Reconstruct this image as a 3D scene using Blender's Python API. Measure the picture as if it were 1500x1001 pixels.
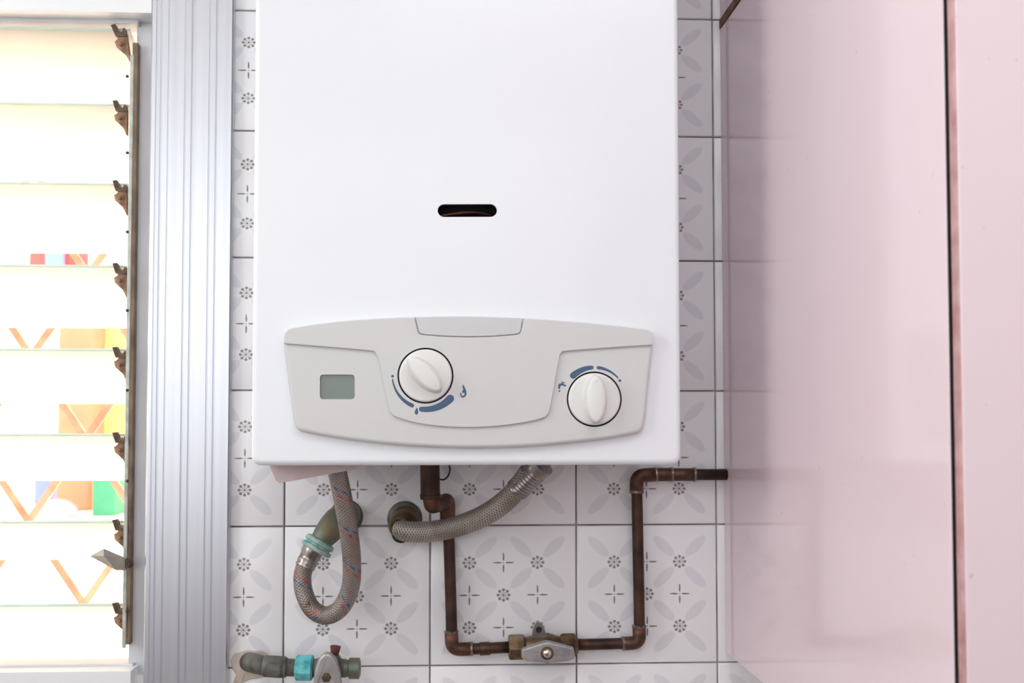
import bpy, bmesh, math, random
from mathutils import Vector, Matrix
random.seed(7)
sc = bpy.context.scene
for o in list(bpy.data.objects): bpy.data.objects.remove(o)
R = math.radians

# ---------------------------------------------------------------- camera
F, YAW, PIT = 1500.0, R(2.8), R(2.2)
VPX, HZ, D, CAMZ = 652.0, 615.0, 1.066, 1.55
CX, CY = VPX + F*math.tan(YAW), HZ - F*math.tan(PIT)
cam_d = bpy.data.cameras.new('camera'); cam = bpy.data.objects.new('camera', cam_d)
sc.collection.objects.link(cam); sc.camera = cam
cam.location = (0, -D, CAMZ); cam.rotation_euler = (R(90)+PIT, 0, -YAW)
cam_d.sensor_fit = 'HORIZONTAL'; cam_d.sensor_width = 36; cam_d.lens = 36*F/1500
cam_d.shift_x = (750-CX)/1500; cam_d.shift_y = (CY-500.5)/1500
cam_d.clip_start = 0.02
cam_d.dof.use_dof = True; cam_d.dof.focus_distance = 0.92; cam_d.dof.aperture_fstop = 9.0
ROT = Matrix.Rotation(-YAW, 3, 'Z') @ Matrix.Rotation(R(90)+PIT, 3, 'X')
CAM = Vector((0, -D, CAMZ))
def P(px, py, Y=0.0):
    """point of the plane at depth Y seen at a photo pixel (used to measure real sizes off the photo)"""
    d = ROT @ Vector(((px-CX)/F, -(py-CY)/F, -1))
    return CAM + d*((Y-CAM.y)/d.y)
def proj(v):
    c = ROT.transposed() @ (Vector(v)-CAM)
    return (CX - F*c.x/c.z, CY + F*c.y/c.z)

# ---------------------------------------------------------------- light, world, exposure
vs = sc.view_settings
vs.view_transform = 'Standard'; vs.look = 'None'; vs.gamma = 1; vs.use_curve_mapping = False
vs.exposure = 0.22
w = bpy.data.worlds.new('world'); sc.world = w; w.use_nodes = True
bg = w.node_tree.nodes['Background']
bg.inputs[0].default_value = (1.0, 0.965, 0.91, 1); bg.inputs[1].default_value = 4.0
def area(name, loc, target, sx, sy, power, col):
    l = bpy.data.lights.new(name, 'AREA'); l.shape = 'RECTANGLE'; l.size = sx; l.size_y = sy
    l.energy = power; l.color = col
    o = bpy.data.objects.new(name, l); sc.collection.objects.link(o); o.location = loc
    o.rotation_euler = (Vector(target)-Vector(loc)).to_track_quat('-Z', 'Y').to_euler()
    return o
# area lights for unseen windows behind and at left, and an unseen ceiling lamp
area('window_daylight', (-0.45, -2.36, 1.76), (-0.30, 0, 1.45), 1.75, 1.30, 12, (0.92, 0.965, 1.0))
area('side_window_daylight', (-1.43, -0.82, 1.88), (0.2, -0.35, 1.5), 0.85, 1.1, 14, (0.97, 0.985, 1.0))
area('ceiling_lamp', (0.20, -1.15, 2.46), (0.20, -1.13, 0), 0.7, 0.7, 5.2, (1.0, 0.985, 0.98))

# ---------------------------------------------------------------- materials
def lin(c):
    return tuple(((x/255)/12.92 if x/255 <= 0.04045 else ((x/255+0.055)/1.055)**2.4) for x in c)
def new_mat(name):
    m = bpy.data.materials.new(name); m.use_nodes = True
    nt = m.node_tree; return m, nt, nt.nodes['Principled BSDF']
class NX:
    """small expression builder on math nodes"""
    def __init__(s, nt): s.nt = nt
    def m(s, op, a, b=None, c=None, clamp=False):
        n = s.nt.nodes.new('ShaderNodeMath'); n.operation = op; n.use_clamp = clamp
        for i, v in enumerate((a, b, c)):
            if v is None: continue
            if isinstance(v, (int, float)): n.inputs[i].default_value = v
            else: s.nt.links.new(v, n.inputs[i])
        return n.outputs[0]
    def mix(s, f, a, b):
        n = s.nt.nodes.new('ShaderNodeMix'); n.data_type = 'RGBA'
        for i, v in ((0, f), (6, a), (7, b)):
            if isinstance(v, (int, float)): n.inputs[i].default_value = v
            elif isinstance(v, tuple): n.inputs[i].default_value = (*v[:3], 1)
            else: s.nt.links.new(v, n.inputs[i])
        return n.outputs[2]
    def noise(s, scale, detail=3, coord='Object', rough=.5, vec=None):
        n = s.nt.nodes.new('ShaderNodeTexNoise'); n.inputs['Scale'].default_value = scale
        n.inputs['Detail'].default_value = detail; n.inputs['Roughness'].default_value = rough
        if vec is None:
            t = s.nt.nodes.new('ShaderNodeTexCoord'); vec = t.outputs[coord]
        s.nt.links.new(vec, n.inputs['Vector']); return n.outputs['Fac']
    def ramp(s, v, lo, hi):
        n = s.nt.nodes.new('ShaderNodeMapRange'); n.clamp = True
        s.nt.links.new(v, n.inputs[0]); n.inputs[1].default_value = lo; n.inputs[2].default_value = hi
        return n.outputs[0]
    def bump(s, h, b, strength=.3, dist=.001):
        n = s.nt.nodes.new('ShaderNodeBump'); n.inputs['Strength'].default_value = strength
        n.inputs['Distance'].default_value = dist
        s.nt.links.new(h, n.inputs['Height']); s.nt.links.new(n.outputs[0], b.inputs['Normal'])
def plain(name, c, rough=.5, metal=0.0, coat=0.0, var=0.0, vscale=30, c2=None, bump=0.0, spec=.5):
    m, nt, b = new_mat(name); x = NX(nt)
    b.inputs['Roughness'].default_value = rough; b.inputs['Metallic'].default_value = metal
    b.inputs['Coat Weight'].default_value = coat; b.inputs['Coat Roughness'].default_value = .12
    b.inputs['Specular IOR Level'].default_value = spec
    cl = lin(c); b.inputs['Base Color'].default_value = (*cl, 1)
    if c2 is not None or var:
        k = lin(c2) if c2 is not None else tuple(v*(1-var) for v in cl)
        nz = x.noise(vscale, 4); f = x.ramp(nz, .38, .66)
        nt.links.new(x.mix(f, cl, k), b.inputs['Base Color'])
        if bump: x.bump(nz, b, bump)
    return m
M = {}
M['enamel'] = plain('white_enamel', (235, 238, 243), .32, coat=.25, var=.012, vscale=9)
M['plastic'] = plain('grey_plastic', (211, 211, 211), .42, var=.015, vscale=14)
M['flap_plastic'] = plain('flap_plastic', (206, 207, 208), .42, var=.015, vscale=14)
M['knob'] = plain('knob_plastic', (229, 229, 227), .36, var=.015, vscale=30)
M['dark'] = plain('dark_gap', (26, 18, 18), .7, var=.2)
M['print'] = plain('blue_print', (72, 96, 126), .6, var=.05)
M['lcd'] = plain('lcd', (106, 118, 111), .22, var=.10, vscale=40, coat=.5)
M['burner'] = plain('burner_copper', (84, 44, 34), .35, metal=.6, c2=(40, 20, 16), vscale=60)
M['flapsheet'] = plain('sheet_pinkish', (206, 186, 186), .45, var=.05)
M['grout'] = plain('grout', (168, 162, 161), .9, c2=(108, 100, 96), vscale=22, bump=.3)
M['paint'] = plain('white_paint', (236, 235, 233), .7, var=.03, vscale=4)
M['cream'] = plain('cream_paint', (244, 232, 216), .8, var=.06, vscale=5)
M['stone'] = plain('stone_ledge', (244, 243, 244), .85, c2=(226, 220, 214), vscale=60, bump=.4)
M['added_panel'] = plain('added_panel_paint', (128, 114, 116), .5, var=.1, vscale=4)
M['floor'] = plain('floor_tile', (190, 166, 160), .5, var=.12, vscale=5)
M['copper'] = plain('aged_copper', (84, 56, 45), .48, metal=.5, c2=(48, 36, 32), vscale=38, bump=.2)
M['copper_bright'] = plain('copper_joint', (112, 74, 58), .45, metal=.6, c2=(70, 54, 46), vscale=70, bump=.2)
M['solder'] = plain('solder', (150, 140, 132), .4, metal=.8, c2=(86, 74, 66), vscale=120)
M['brass'] = plain('dull_brass', (132, 112, 84), .42, metal=.7, c2=(78, 62, 44), vscale=60, bump=.25)
M['nickel'] = plain('nickel', (168, 162, 160), .3, metal=.9, c2=(140, 132, 130), vscale=60)
M['lever'] = plain('grey_lever', (176, 172, 172), .38, metal=.45, c2=(150, 146, 148), vscale=80)
M['screw'] = plain('screw_head', (222, 212, 200), .22, metal=.9, var=.2, vscale=150)
M['verdigris'] = plain('verdigris_brass', (122, 112, 88), .5, metal=.45, c2=(104, 120, 108), vscale=55, bump=.3)
M['teal'] = plain('teal_corrosion', (112, 196, 200), .7, c2=(48, 150, 164), vscale=120, bump=.4)
M['tealring'] = plain('teal_ring', (176, 196, 184), .65, c2=(96, 168, 164), vscale=140, bump=.4)
M['greypipe'] = plain('weathered_pipe', (116, 120, 114), .6, metal=.3, c2=(76, 64, 56), vscale=38, bump=.3)
M['rust'] = plain('rust', (110, 62, 50), .8, c2=(70, 40, 34), vscale=120, bump=.4)
M['plaster'] = plain('plaster', (208, 196, 184), .95, c2=(188, 172, 158), vscale=60, bump=.6)
M['black'] = plain('black_rubber', (30, 28, 27), .6, var=.1)
M['bronze'] = plain('bronze_clip', (176, 138, 108), .6, metal=.2, c2=(112, 84, 66), vscale=130)
M['clipdark'] = plain('bronze_jaw', (98, 80, 68), .6, metal=.2, c2=(62, 50, 44), vscale=160)
M['channel'] = plain('brown_channel', (150, 130, 108), .55, metal=.3, c2=(112, 96, 82), vscale=40)
M['pivotbar'] = plain('pivot_bar', (196, 200, 192), .5, metal=.3, c2=(168, 170, 160), vscale=60)
M['handle'] = plain('handle_grey', (196, 190, 182), .45, metal=.2, c2=(174, 166, 158), vscale=60)
M['grille'] = plain('grille_bar', (206, 164, 134), .5, metal=.15, c2=(176, 130, 104), vscale=30)
M['rawwood'] = plain('raw_wood_edge', (140, 98, 84), .8, c2=(110, 72, 62), vscale=70)
M['orange'] = plain('orange_render', (232, 124, 96), .8, var=.15, vscale=8)
M['yellow'] = plain('yellow_render', (250, 214, 120), .8, var=.1)
M['green'] = plain('green_crate', (60, 140, 104), .6, var=.1)
M['blue'] = plain('blue_crate', (112, 136, 190), .6, var=.1)
M['red'] = plain('red_cloth', (206, 84, 80), .8, var=.15)
M['greystone'] = plain('grey_stone', (150, 140, 150), .8, var=.15)

def mat_alu():
    m, nt, b = new_mat('aluminium'); x = NX(nt)
    b.inputs['Metallic'].default_value = .9
    t = nt.nodes.new('ShaderNodeTexCoord'); mp = nt.nodes.new('ShaderNodeMapping')
    mp.inputs['Scale'].default_value = (160, 160, 1.2); nt.links.new(t.outputs['Object'], mp.inputs[0])
    n = x.noise(1.0, 4, vec=mp.outputs[0])
    nt.links.new(x.mix(x.ramp(n, .3, .7), lin((212, 214, 220)), lin((202, 203, 211))), b.inputs['Base Color'])
    b.inputs['Roughness'].default_value = .36
    return m
M['alu'] = mat_alu()
M['alu_dark'] = plain('dull_aluminium', (212, 213, 216), .5, metal=.3, c2=(200, 200, 205), vscale=12)
M['alu_white'] = plain('white_aluminium', (240, 241, 243), .4, metal=.1, var=.02, vscale=12)
def mat_pink():
    m, nt, b = new_mat('pink_lacquer'); x = NX(nt)
    n = x.noise(3.0, 3); sp = x.ramp(x.noise(170, 1), .775, .80)
    c = x.mix(x.ramp(n, .3, .7), lin((240, 221, 228)), lin((238, 217, 224)))
    nt.links.new(x.mix(x.m('MULTIPLY', sp, .35), c, lin((190, 140, 130))), b.inputs['Base Color'])
    b.inputs['Roughness'].default_value = .10; b.inputs['Specular IOR Level'].default_value = .5
    return m
M['pink'] = mat_pink()
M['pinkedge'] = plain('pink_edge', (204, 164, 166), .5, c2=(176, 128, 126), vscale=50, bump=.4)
def mat_blade():
    m, nt, b = new_mat('frosted_glass'); x = NX(nt)
    out = nt.nodes['Material Output']
    tr = nt.nodes.new('ShaderNodeBsdfTranslucent'); tr.inputs[0].default_value = (1.0, .975, .93, 1)
    b.inputs['Base Color'].default_value = (.95, .93, .88, 1); b.inputs['Roughness'].default_value = .25
    mx = nt.nodes.new('ShaderNodeMixShader')
    n = x.noise(400, 2); nt.links.new(x.m('MULTIPLY_ADD', n, .1, .72), mx.inputs[0])
    nt.links.new(b.outputs[0], mx.inputs[1]); nt.links.new(tr.outputs[0], mx.inputs[2])
    nt.links.new(mx.outputs[0], out.inputs[0]); return m
M['blade'] = mat_blade()
M['bladeedge'] = plain('green_glass_edge', (220, 240, 226), .2, var=.1)

def mat_tile():
    m, nt, b = new_mat('printed_tile'); x = NX(nt); q = x.m
    uv = nt.nodes.new('ShaderNodeUVMap'); uv.uv_map = 'UVMap'
    sp = nt.nodes.new('ShaderNodeSeparateXYZ'); nt.links.new(uv.outputs[0], sp.inputs[0])
    du = q('ABSOLUTE', q('SUBTRACT', sp.outputs[0], .5)); dv = q('ABSOLUTE', q('SUBTRACT', sp.outputs[1], .5))
    px, py = q('SUBTRACT', du, .235), q('SUBTRACT', dv, .235)
    def soft(dist, r, s=.004): return q('SUBTRACT', 1, x.ramp(dist, r-s, r+s))
    def length(a, c): return q('SQRT', q('ADD', q('MULTIPLY', a, a), q('MULTIPLY', c, c)))
    def flower(a, c):
        r = length(a, c); ang = q('ARCTAN2', c, a)
        k = math.pi/4
        fa = q('SUBTRACT', q('MODULO', q('ADD', ang, 4*math.pi+k/2), k), k/2)
        fx, fy = q('MULTIPLY', r, q('COSINE', fa)), q('MULTIPLY', r, q('SINE', fa))
        dots = soft(length(q('SUBTRACT', fx, .0375), fy), .0105)
        stem = q('MULTIPLY', soft(q('ABSOLUTE', fy), .0035, .003), q('MULTIPLY', soft(r, .036), x.ramp(r, .018, .022)))
        ring = q('MULTIPLY', soft(q('ABSOLUTE', q('SUBTRACT', r, .019)), .003, .003), .6)
        return q('MAXIMUM', q('MAXIMUM', dots, soft(r, .0095)), q('MAXIMUM', q('MULTIPLY', stem, .45), ring))
    def cross(a, c):
        a, c = q('ABSOLUTE', a), q('ABSOLUTE', c)
        def arm(l, t):
            wd = q('MULTIPLY_ADD', q('ABSOLUTE', q('SUBTRACT', l, .038)), -.08, .0062)
            s = q('LESS_THAN', t, wd)
            return q('MULTIPLY', s, q('MULTIPLY', x.ramp(l, .014, .018), q('SUBTRACT', 1, x.ramp(l, .066, .074))))
        return q('MAXIMUM', q('MULTIPLY', soft(length(a, c), .006, .003), .6), q('MAXIMUM', arm(a, c), arm(c, a)))
    ink = q('MAXIMUM', q('MAXIMUM', flower(px, py), flower(du, dv)), q('MAXIMUM', cross(du, py), cross(px, dv)))
    ax, ay = q('ABSOLUTE', px), q('ABSOLUTE', py)
    s = q('DIVIDE', q('SUBTRACT', q('MULTIPLY', q('ADD', ax, ay), .7071), .160), .106)
    t = q('DIVIDE', q('MULTIPLY', q('SUBTRACT', ax, ay), .7071), .040)
    pet = soft(length(s, t), .94, .08)
    ob = nt.nodes.new('ShaderNodeTexCoord')
    vein = x.ramp(x.noise(60, 3, vec=ob.outputs['Object']), .3, .7)
    pf = q('MULTIPLY', pet, q('MULTIPLY_ADD', vein, .15, .85))
    c = x.mix(pf, lin((246, 245, 248)), lin((230, 230, 236)))
    c = x.mix(q('MULTIPLY', ink, .78), c, lin((84, 62, 50)))
    nt.links.new(c, b.inputs['Base Color'])
    b.inputs['Roughness'].default_value = .20
    x.bump(x.noise(26, 2), b, .06, .002)
    return m
M['tile'] = mat_tile()

def mat_braid(name, c1, c2, flecks):
    m, nt, b = new_mat(name); x = NX(nt); q = x.m
    uv = nt.nodes.new('ShaderNodeUVMap'); uv.uv_map = 'UVMap'
    sp = nt.nodes.new('ShaderNodeSeparateXYZ'); nt.links.new(uv.outputs[0], sp.inputs[0])
    u, v = sp.outputs[0], sp.outputs[1]              # u around 0..1, v metres along
    a = q('SINE', q('MULTIPLY', q('ADD', q('MULTIPLY', u, 13), q('MULTIPLY', v, 330)), 2*math.pi))
    c = q('SINE', q('MULTIPLY', q('SUBTRACT', q('MULTIPLY', u, 13), q('MULTIPLY', v, 330)), 2*math.pi))
    h = q('MULTIPLY_ADD', q('MAXIMUM', a, c), .5, .5)
    col = x.mix(x.ramp(h, .25, .9), lin(c2), lin(c1))
    dirt = x.ramp(x.noise(34, 3), .5, .68)
    col = x.mix(q('MULTIPLY', dirt, .5), col, lin((112, 92, 82)))
    if flecks:
        for off, cc in ((0.0, (196, 78, 76)), (.16, (52, 110, 150))):
            ph = q('FRACT', q('ADD', q('MULTIPLY', v, 26), q('ADD', q('MULTIPLY', u, 1.0), off)))
            band = q('LESS_THAN', ph, .07)
            dash = q('LESS_THAN', q('FRACT', q('ADD', q('MULTIPLY', u, 9), q('MULTIPLY', v, 60))), .55)
            col = x.mix(q('MULTIPLY', q('MULTIPLY', band, dash), .85), col, lin(cc))
        rs = x.ramp(x.noise(70, 3), .66, .70)
        col = x.mix(q('MULTIPLY', rs, .8), col, lin((84, 46, 38)))
    nt.links.new(col, b.inputs['Base Color'])
    b.inputs['Metallic'].default_value = .55; b.inputs['Roughness'].default_value = .42
    x.bump(h, b, .55, .0008); return m
M['braid_nylon'] = mat_braid('braided_hose_flecked', (158, 149, 144), (122, 112, 107), True)
M['braid_steel'] = mat_braid('braided_hose_steel', (182, 174, 167), (104, 94, 86), False)

# ---------------------------------------------------------------- mesh helpers
WL = {None: Vector((0, 0, 0))}
def tag(o, label=None, cat=None, group=None, kind=None):
    if label: o['label'] = label
    if cat: o['category'] = cat
    if group: o['group'] = group
    if kind: o['kind'] = kind
    return o
def empty(name, loc, label=None, cat=None, group=None, kind=None):
    o = bpy.data.objects.new(name, None); sc.collection.objects.link(o); o.empty_display_size = .03
    o.location = loc; WL[o] = Vector(loc); return tag(o, label, cat, group, kind)
def link(name, me, loc, parent=None):
    o = bpy.data.objects.new(name, me); sc.collection.objects.link(o)
    o.location = Vector(loc) - WL[parent]
    if parent: o.parent = parent
    WL[o] = Vector(loc); return o
class MB:
    def __init__(s): s.v = []; s.f = []; s.mi = []; s.uv = {}; s.sm = []
    def add(s, verts, faces, mi=0, smooth=False):
        n = len(s.v); s.v += [Vector(p) for p in verts]
        for f in faces: s.f.append(tuple(n+i for i in f)); s.mi.append(mi); s.sm.append(smooth)
        return n
    def box(s, a, b, mi=0):
        (x0, y0, z0), (x1, y1, z1) = a, b
        s.add([(x0,y0,z0),(x1,y0,z0),(x1,y1,z0),(x0,y1,z0),(x0,y0,z1),(x1,y0,z1),(x1,y1,z1),(x0,y1,z1)],
              [(0,3,2,1),(4,5,6,7),(0,1,5,4),(1,2,6,5),(2,3,7,6),(3,0,4,7)], mi)
    def loops(s, loops, cap0=True, cap1=True, smooth=True, closed=False):
        n = len(loops[0]); base = len(s.v)
        for l in loops: s.v += [Vector(p) for p in l]
        for i in range(len(loops)-1 + (1 if closed else 0)):
            i2 = (i+1) % len(loops)
            for k in range(n):
                k2 = (k+1) % n
                s.f.append((base+i*n+k, base+i*n+k2, base+i2*n+k2, base+i2*n+k)); s.mi.append(0); s.sm.append(smooth)
        if cap0: s.f.append(tuple(base+k for k in range(n-1, -1, -1))); s.mi.append(0); s.sm.append(False)
        if cap1: s.f.append(tuple(base+(len(loops)-1)*n+k for k in range(n))); s.mi.append(0); s.sm.append(False)
    def build(s, name, mats, parent=None, bevel=0.0, segs=2, origin=None, sharp=35, kind=None):
        if not isinstance(mats, (list, tuple)): mats = [mats]
        lo = Vector([min(p[i] for p in s.v) for i in range(3)]); hi = Vector([max(p[i] for p in s.v) for i in range(3)])
        c = Vector(origin) if origin else (lo+hi)/2
        me = bpy.data.meshes.new(name)
        me.from_pydata([tuple(p-c) for p in s.v], [], s.f)
        for m in mats: me.materials.append(M[m] if isinstance(m, str) else m)
        me.polygons.foreach_set('material_index', s.mi)
        bm = bmesh.new(); bm.from_mesh(me)
        bmesh.ops.recalc_face_normals(bm, faces=bm.faces)
        if bevel:
            ed = [e for e in bm.edges if len(e.link_faces) == 2 and e.calc_face_angle() > R(30)]
            bmesh.ops.bevel(bm, geom=ed, offset=bevel, segments=segs, profile=.5, affect='EDGES', clamp_overlap=True)
        for f in bm.faces: f.smooth = True
        for e in bm.edges:
            e.smooth = not (len(e.link_faces) == 2 and e.calc_face_angle() > R(sharp))
        bm.to_mesh(me); bm.free()
        o = link(name, me, c, parent)
        if bevel:
            wn = o.modifiers.new('weighted_normal', 'WEIGHTED_NORMAL'); wn.keep_sharp = True; wn.weight = 80
        if kind: o['kind'] = kind
        return o
def spline(pts, n=8):
    """Catmull-Rom through 3-D points"""
    p = [Vector(a) for a in pts]; p = [p[0]*2-p[1]] + p + [p[-1]*2-p[-2]]; out = []
    for i in range(1, len(p)-2):
        for k in range(n):
            t = k/n; a, b, c, d = p[i-1], p[i], p[i+1], p[i+2]
            out.append(.5*((2*b)+(c-a)*t+(2*a-5*b+4*c-d)*t*t+(3*b-a-3*c+d)*t**3))
    out.append(p[-2]); return out
def fillet(pts, r, n=6):
    """polyline with rounded bends"""
    p = [Vector(a) for a in pts]; out = [p[0]]
    for i in range(1, len(p)-1):
        a = (p[i-1]-p[i]); b = (p[i+1]-p[i]); rr = min(r, a.length*.48, b.length*.48)
        a = p[i]+a.normalized()*rr; b = p[i]+b.normalized()*rr
        for k in range(n+1):
            t = k/n; out.append((1-t)**2*a + 2*t*(1-t)*p[i] + t*t*b)
    out.append(p[-1]); return out
def tube_mesh(name, path, rad, mat, parent=None, n=16, caps=True):
    """swept tube with UV: u around, v metres along"""
    path = [Vector(p) for p in path]
    N = len(path); rads = rad if isinstance(rad, (list, tuple)) else [rad]*N
    tans = [(path[min(i+1, N-1)]-path[max(i-1, 0)]).normalized() for i in range(N)]
    up = Vector((0, 1, 0)) if abs(tans[0].y) < .9 else Vector((1, 0, 0))
    nx = tans[0].cross(up).normalized(); rings = []; L = [0.0]
    for i in range(N):
        if i:
            nx = tans[i-1].rotation_difference(tans[i]) @ nx; L.append(L[-1]+(path[i]-path[i-1]).length)
        nx = (nx - tans[i]*nx.dot(tans[i])).normalized(); ny = tans[i].cross(nx)
        rings.append([path[i]+(nx*math.cos(2*math.pi*k/n)+ny*math.sin(2*math.pi*k/n))*rads[i] for k in range(n)])
    c = sum(path, Vector())/N
    me = bpy.data.meshes.new(name); v = [tuple(p-c) for r in rings for p in r]; f = []
    for i in range(N-1):
        for k in range(n): f.append((i*n+k, i*n+(k+1) % n, (i+1)*n+(k+1) % n, (i+1)*n+k))
    nq = len(f)
    if caps: f.append(tuple(range(n-1, -1, -1))); f.append(tuple((N-1)*n+k for k in range(n)))
    me.from_pydata(v, [], f); me.materials.append(M[mat] if isinstance(mat, str) else mat)
    uvl = me.uv_layers.new(name='UVMap').data; li = 0
    for i in range(N-1):
        for k in range(n):
            for (a, b) in ((k/n, L[i]), ((k+1)/n, L[i]), ((k+1)/n, L[i+1]), (k/n, L[i+1])):
                uvl[li].uv = (a, b); li += 1
    for p in me.polygons: p.use_smooth = p.index < nq
    return link(name, me, c, parent)
def rod(mb, p0, p1, prof, n=16, rot=0.0):
    """turned piece between two points; prof = [(t, radius)], n=6 makes hexagons"""
    p0, p1 = Vector(p0), Vector(p1); ax = (p1-p0); d = ax.normalized()
    up = Vector((0, 1, 0)) if abs(d.y) < .9 else Vector((0, 0, 1))
    a = d.cross(up).normalized(); b = d.cross(a)
    mb.loops([[p0+ax*t+(a*math.cos(2*math.pi*k/n+rot)+b*math.sin(2*math.pi*k/n+rot))*r for k in range(n)] for t, r in prof])
def offset_poly(pts, d):
    """inset a counter-clockwise (x,z) outline by d"""
    n = len(pts); out = []
    for i in range(n):
        a, b, c = pts[i-1], pts[i], pts[(i+1) % n]
        e1 = Vector((b[0]-a[0], b[1]-a[1])).normalized(); e2 = Vector((c[0]-b[0], c[1]-b[1])).normalized()
        n1, n2 = Vector((-e1.y, e1.x)), Vector((-e2.y, e2.x)); m = (n1+n2)
        m = m/max(.35, m.length_squared/2) if m.length > 1e-6 else n1
        out.append((b[0]+m.x*d, b[1]+m.y*d))
    return out
def ccw(pts):
    a = sum(pts[i-1][0]*pts[i][1]-pts[i][0]*pts[i-1][1] for i in range(len(pts)))
    return list(pts) if a > 0 else list(reversed(pts))
def plate(name, outline, y_back, y_front, mat, parent=None, r=.001, holes=(), hole_depth=None, segs=3, kind=None):
    """slab with an (x,z) outline, rounded front rim (room side is -Y), optional through holes in its front"""
    outline = ccw(outline); mb = MB(); ls = [[(x, y_back, z) for x, z in outline]]
    for k in range(segs+1):
        a = math.pi/2*k/segs
        off = r*(1-math.cos(a)); yy = y_front + r*(1-math.sin(a))
        ls.append([(x, yy, z) for x, z in offset_poly(outline, off)])
    hd = hole_depth or .004
    mb.loops(ls, cap0=not holes, cap1=not holes)
    if holes:
        bm = bmesh.new(); edges = []
        for lp in [ls[-1]] + [[(x, y_front, z) for x, z in h] for h in holes]:
            vv = [bm.verts.new(p) for p in lp]
            for i in range(len(vv)): edges.append(bm.edges.new((vv[i-1], vv[i])))
        bmesh.ops.triangle_fill(bm, use_beauty=True, use_dissolve=False, edges=edges, normal=(0, -1, 0))
        bm.verts.index_update()
        mb.add([v.co.copy() for v in bm.verts], [tuple(v.index for v in f.verts) for f in bm.faces]); bm.free()
        for h in holes:
            mb.loops([[(x, y_front, z) for x, z in h], [(x, y_front+hd, z) for x, z in h]], False, False)
    o = mb.build(name, mat, None if parent is None else parent, sharp=50)
    bm = bmesh.new(); bm.from_mesh(o.data); bmesh.ops.remove_doubles(bm, verts=bm.verts, dist=1e-6)
    bmesh.ops.recalc_face_normals(bm, faces=bm.faces)
    for e in bm.edges: e.smooth = not (len(e.link_faces) == 2 and e.calc_face_angle() > R(40))
    bm.to_mesh(o.data); bm.free()
    wn = o.modifiers.new('weighted_normal', 'WEIGHTED_NORMAL'); wn.keep_sharp = True; wn.weight = 80
    if kind: o['kind'] = kind
    return o
def circle(cx, cz, r, n=48, rz=None):
    rz = rz or r
    return [(cx+r*math.cos(2*math.pi*k/n), cz+rz*math.sin(2*math.pi*k/n)) for k in range(n)]
def smooth2(pts, n=6):
    """open 2-D Catmull-Rom"""
    return [(p.x, p.y) for p in spline([(a, b, 0) for a, b in pts], n)]
def round_corners(pts, r, n=5):
    """closed outline with each corner rounded (r number or per-corner list)"""
    m = len(pts); out = []
    for i in range(m):
        a, b, c = Vector(pts[i-1]), Vector(pts[i]), Vector(pts[(i+1) % m]); rr = r[i] if isinstance(r, list) else r
        u, v = a-b, c-b; q = min(rr, u.length*.48, v.length*.48)
        if q < 1e-6: out.append(tuple(b)); continue
        u, v = b+u.normalized()*q, b+v.normalized()*q
        for k in range(n+1):
            t = k/n; p = (1-t)**2*u+2*t*(1-t)*b+t*t*v; out.append((p.x, p.y))
    return out

# ================================================================ the room
ROWS_PX = [((345, 15), (1040, 32)), ((345, 191), (1041, 203.5)), ((345, 377.3), (1045, 384)),
           ((345, 572.3), (1048, 573)), ((415.5, 770), (1050, 769)), ((630, 973.5), (1053, 971))]
ROWZ = [(P(*a).z+P(*b).z)/2 for a, b in ROWS_PX]
for _ in range(4): ROWZ.insert(0, ROWZ[0]+.139)
for _ in range(3): ROWZ.append(ROWZ[-1]-.139)
COLX = [(P(415.5, 770).x+P(417, 960).x)/2, (P(630, 771).x+P(630, 973).x)/2, (P(843, 771).x+P(844.7, 973).x)/2,
        sum(P(a, b).x for a, b in ((1037.5, 32), (1045, 384), (1050, 769), (1053, 971)))/4]
XC = sum(P(a, b).x for a, b in ((1050, 203), (1057.5, 384), (1060, 573), (1060, 769)))/4      # cabinet side plane
FRX = (P(338.5, 60, -.014).x + P(336.5, 940, -.014).x)/2                                      # right edge of window frame
WIN_T, WIN_B = P(100, 12).z, P(100, 992).z
WIN_L, WIN_R = -1.12, P(224, 500).x
XL, XR, YB = -1.45, 1.15, -2.4
TH = .16
mb = MB()
mb.box((WIN_R, .001, 0), (XR, TH, 2.5)); mb.box((XL, .001, 0), (WIN_L, TH, 2.5))
mb.box((WIN_L, .001, WIN_T), (WIN_R, TH, 2.5)); mb.box((WIN_L, .001, 0), (WIN_R, TH, WIN_B))
wall = mb.build('wall_back', 'paint', kind='structure')
tag(wall, 'white kitchen wall of small printed tiles with grey grout', 'wall')
mb = MB(); mb.box((FRX-.05, -.0005, ROWZ[-1]-.02), (XC+.30, .004, ROWZ[0]))
mb.build('grout_bed', 'grout', wall)
def sbox(name, a, b, mat, label, cat):
    m = MB(); m.box(a, b); return tag(m.build(name, mat, kind='structure'), label, cat)
sbox('floor', (XL-.1, YB-.1, -.05), (XR+.1, TH, 0), 'floor', 'grey brown tiled kitchen floor', 'floor')
sbox('ceiling', (XL-.1, YB-.1, 2.5), (XR+.1, TH, 2.55), 'paint', 'plain white kitchen ceiling', 'ceiling')
sbox('wall_left', (XL-.1, YB-.1, 0), (XL, TH, 2.5), 'paint', 'plain white side wall beyond the louvre window', 'wall')
sbox('wall_right', (XR, YB-.1, 0), (XR+.1, TH, 2.5), 'paint', 'plain white side wall behind the pink cabinets', 'wall')
sbox('wall_front', (XL, YB-.1, 0), (XR, YB, 2.5), 'paint', 'plain white wall facing the water heater', 'wall')

sbox('reflection_panel_1', (XL+.001, YB, 0), (XR-.001, YB+.03, 1.12), 'added_panel', 'unseen grey brown panel added to darken the window frame reflection', 'added_panel')  # unseen dark panel, added so the lower window frame reflects darker
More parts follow.
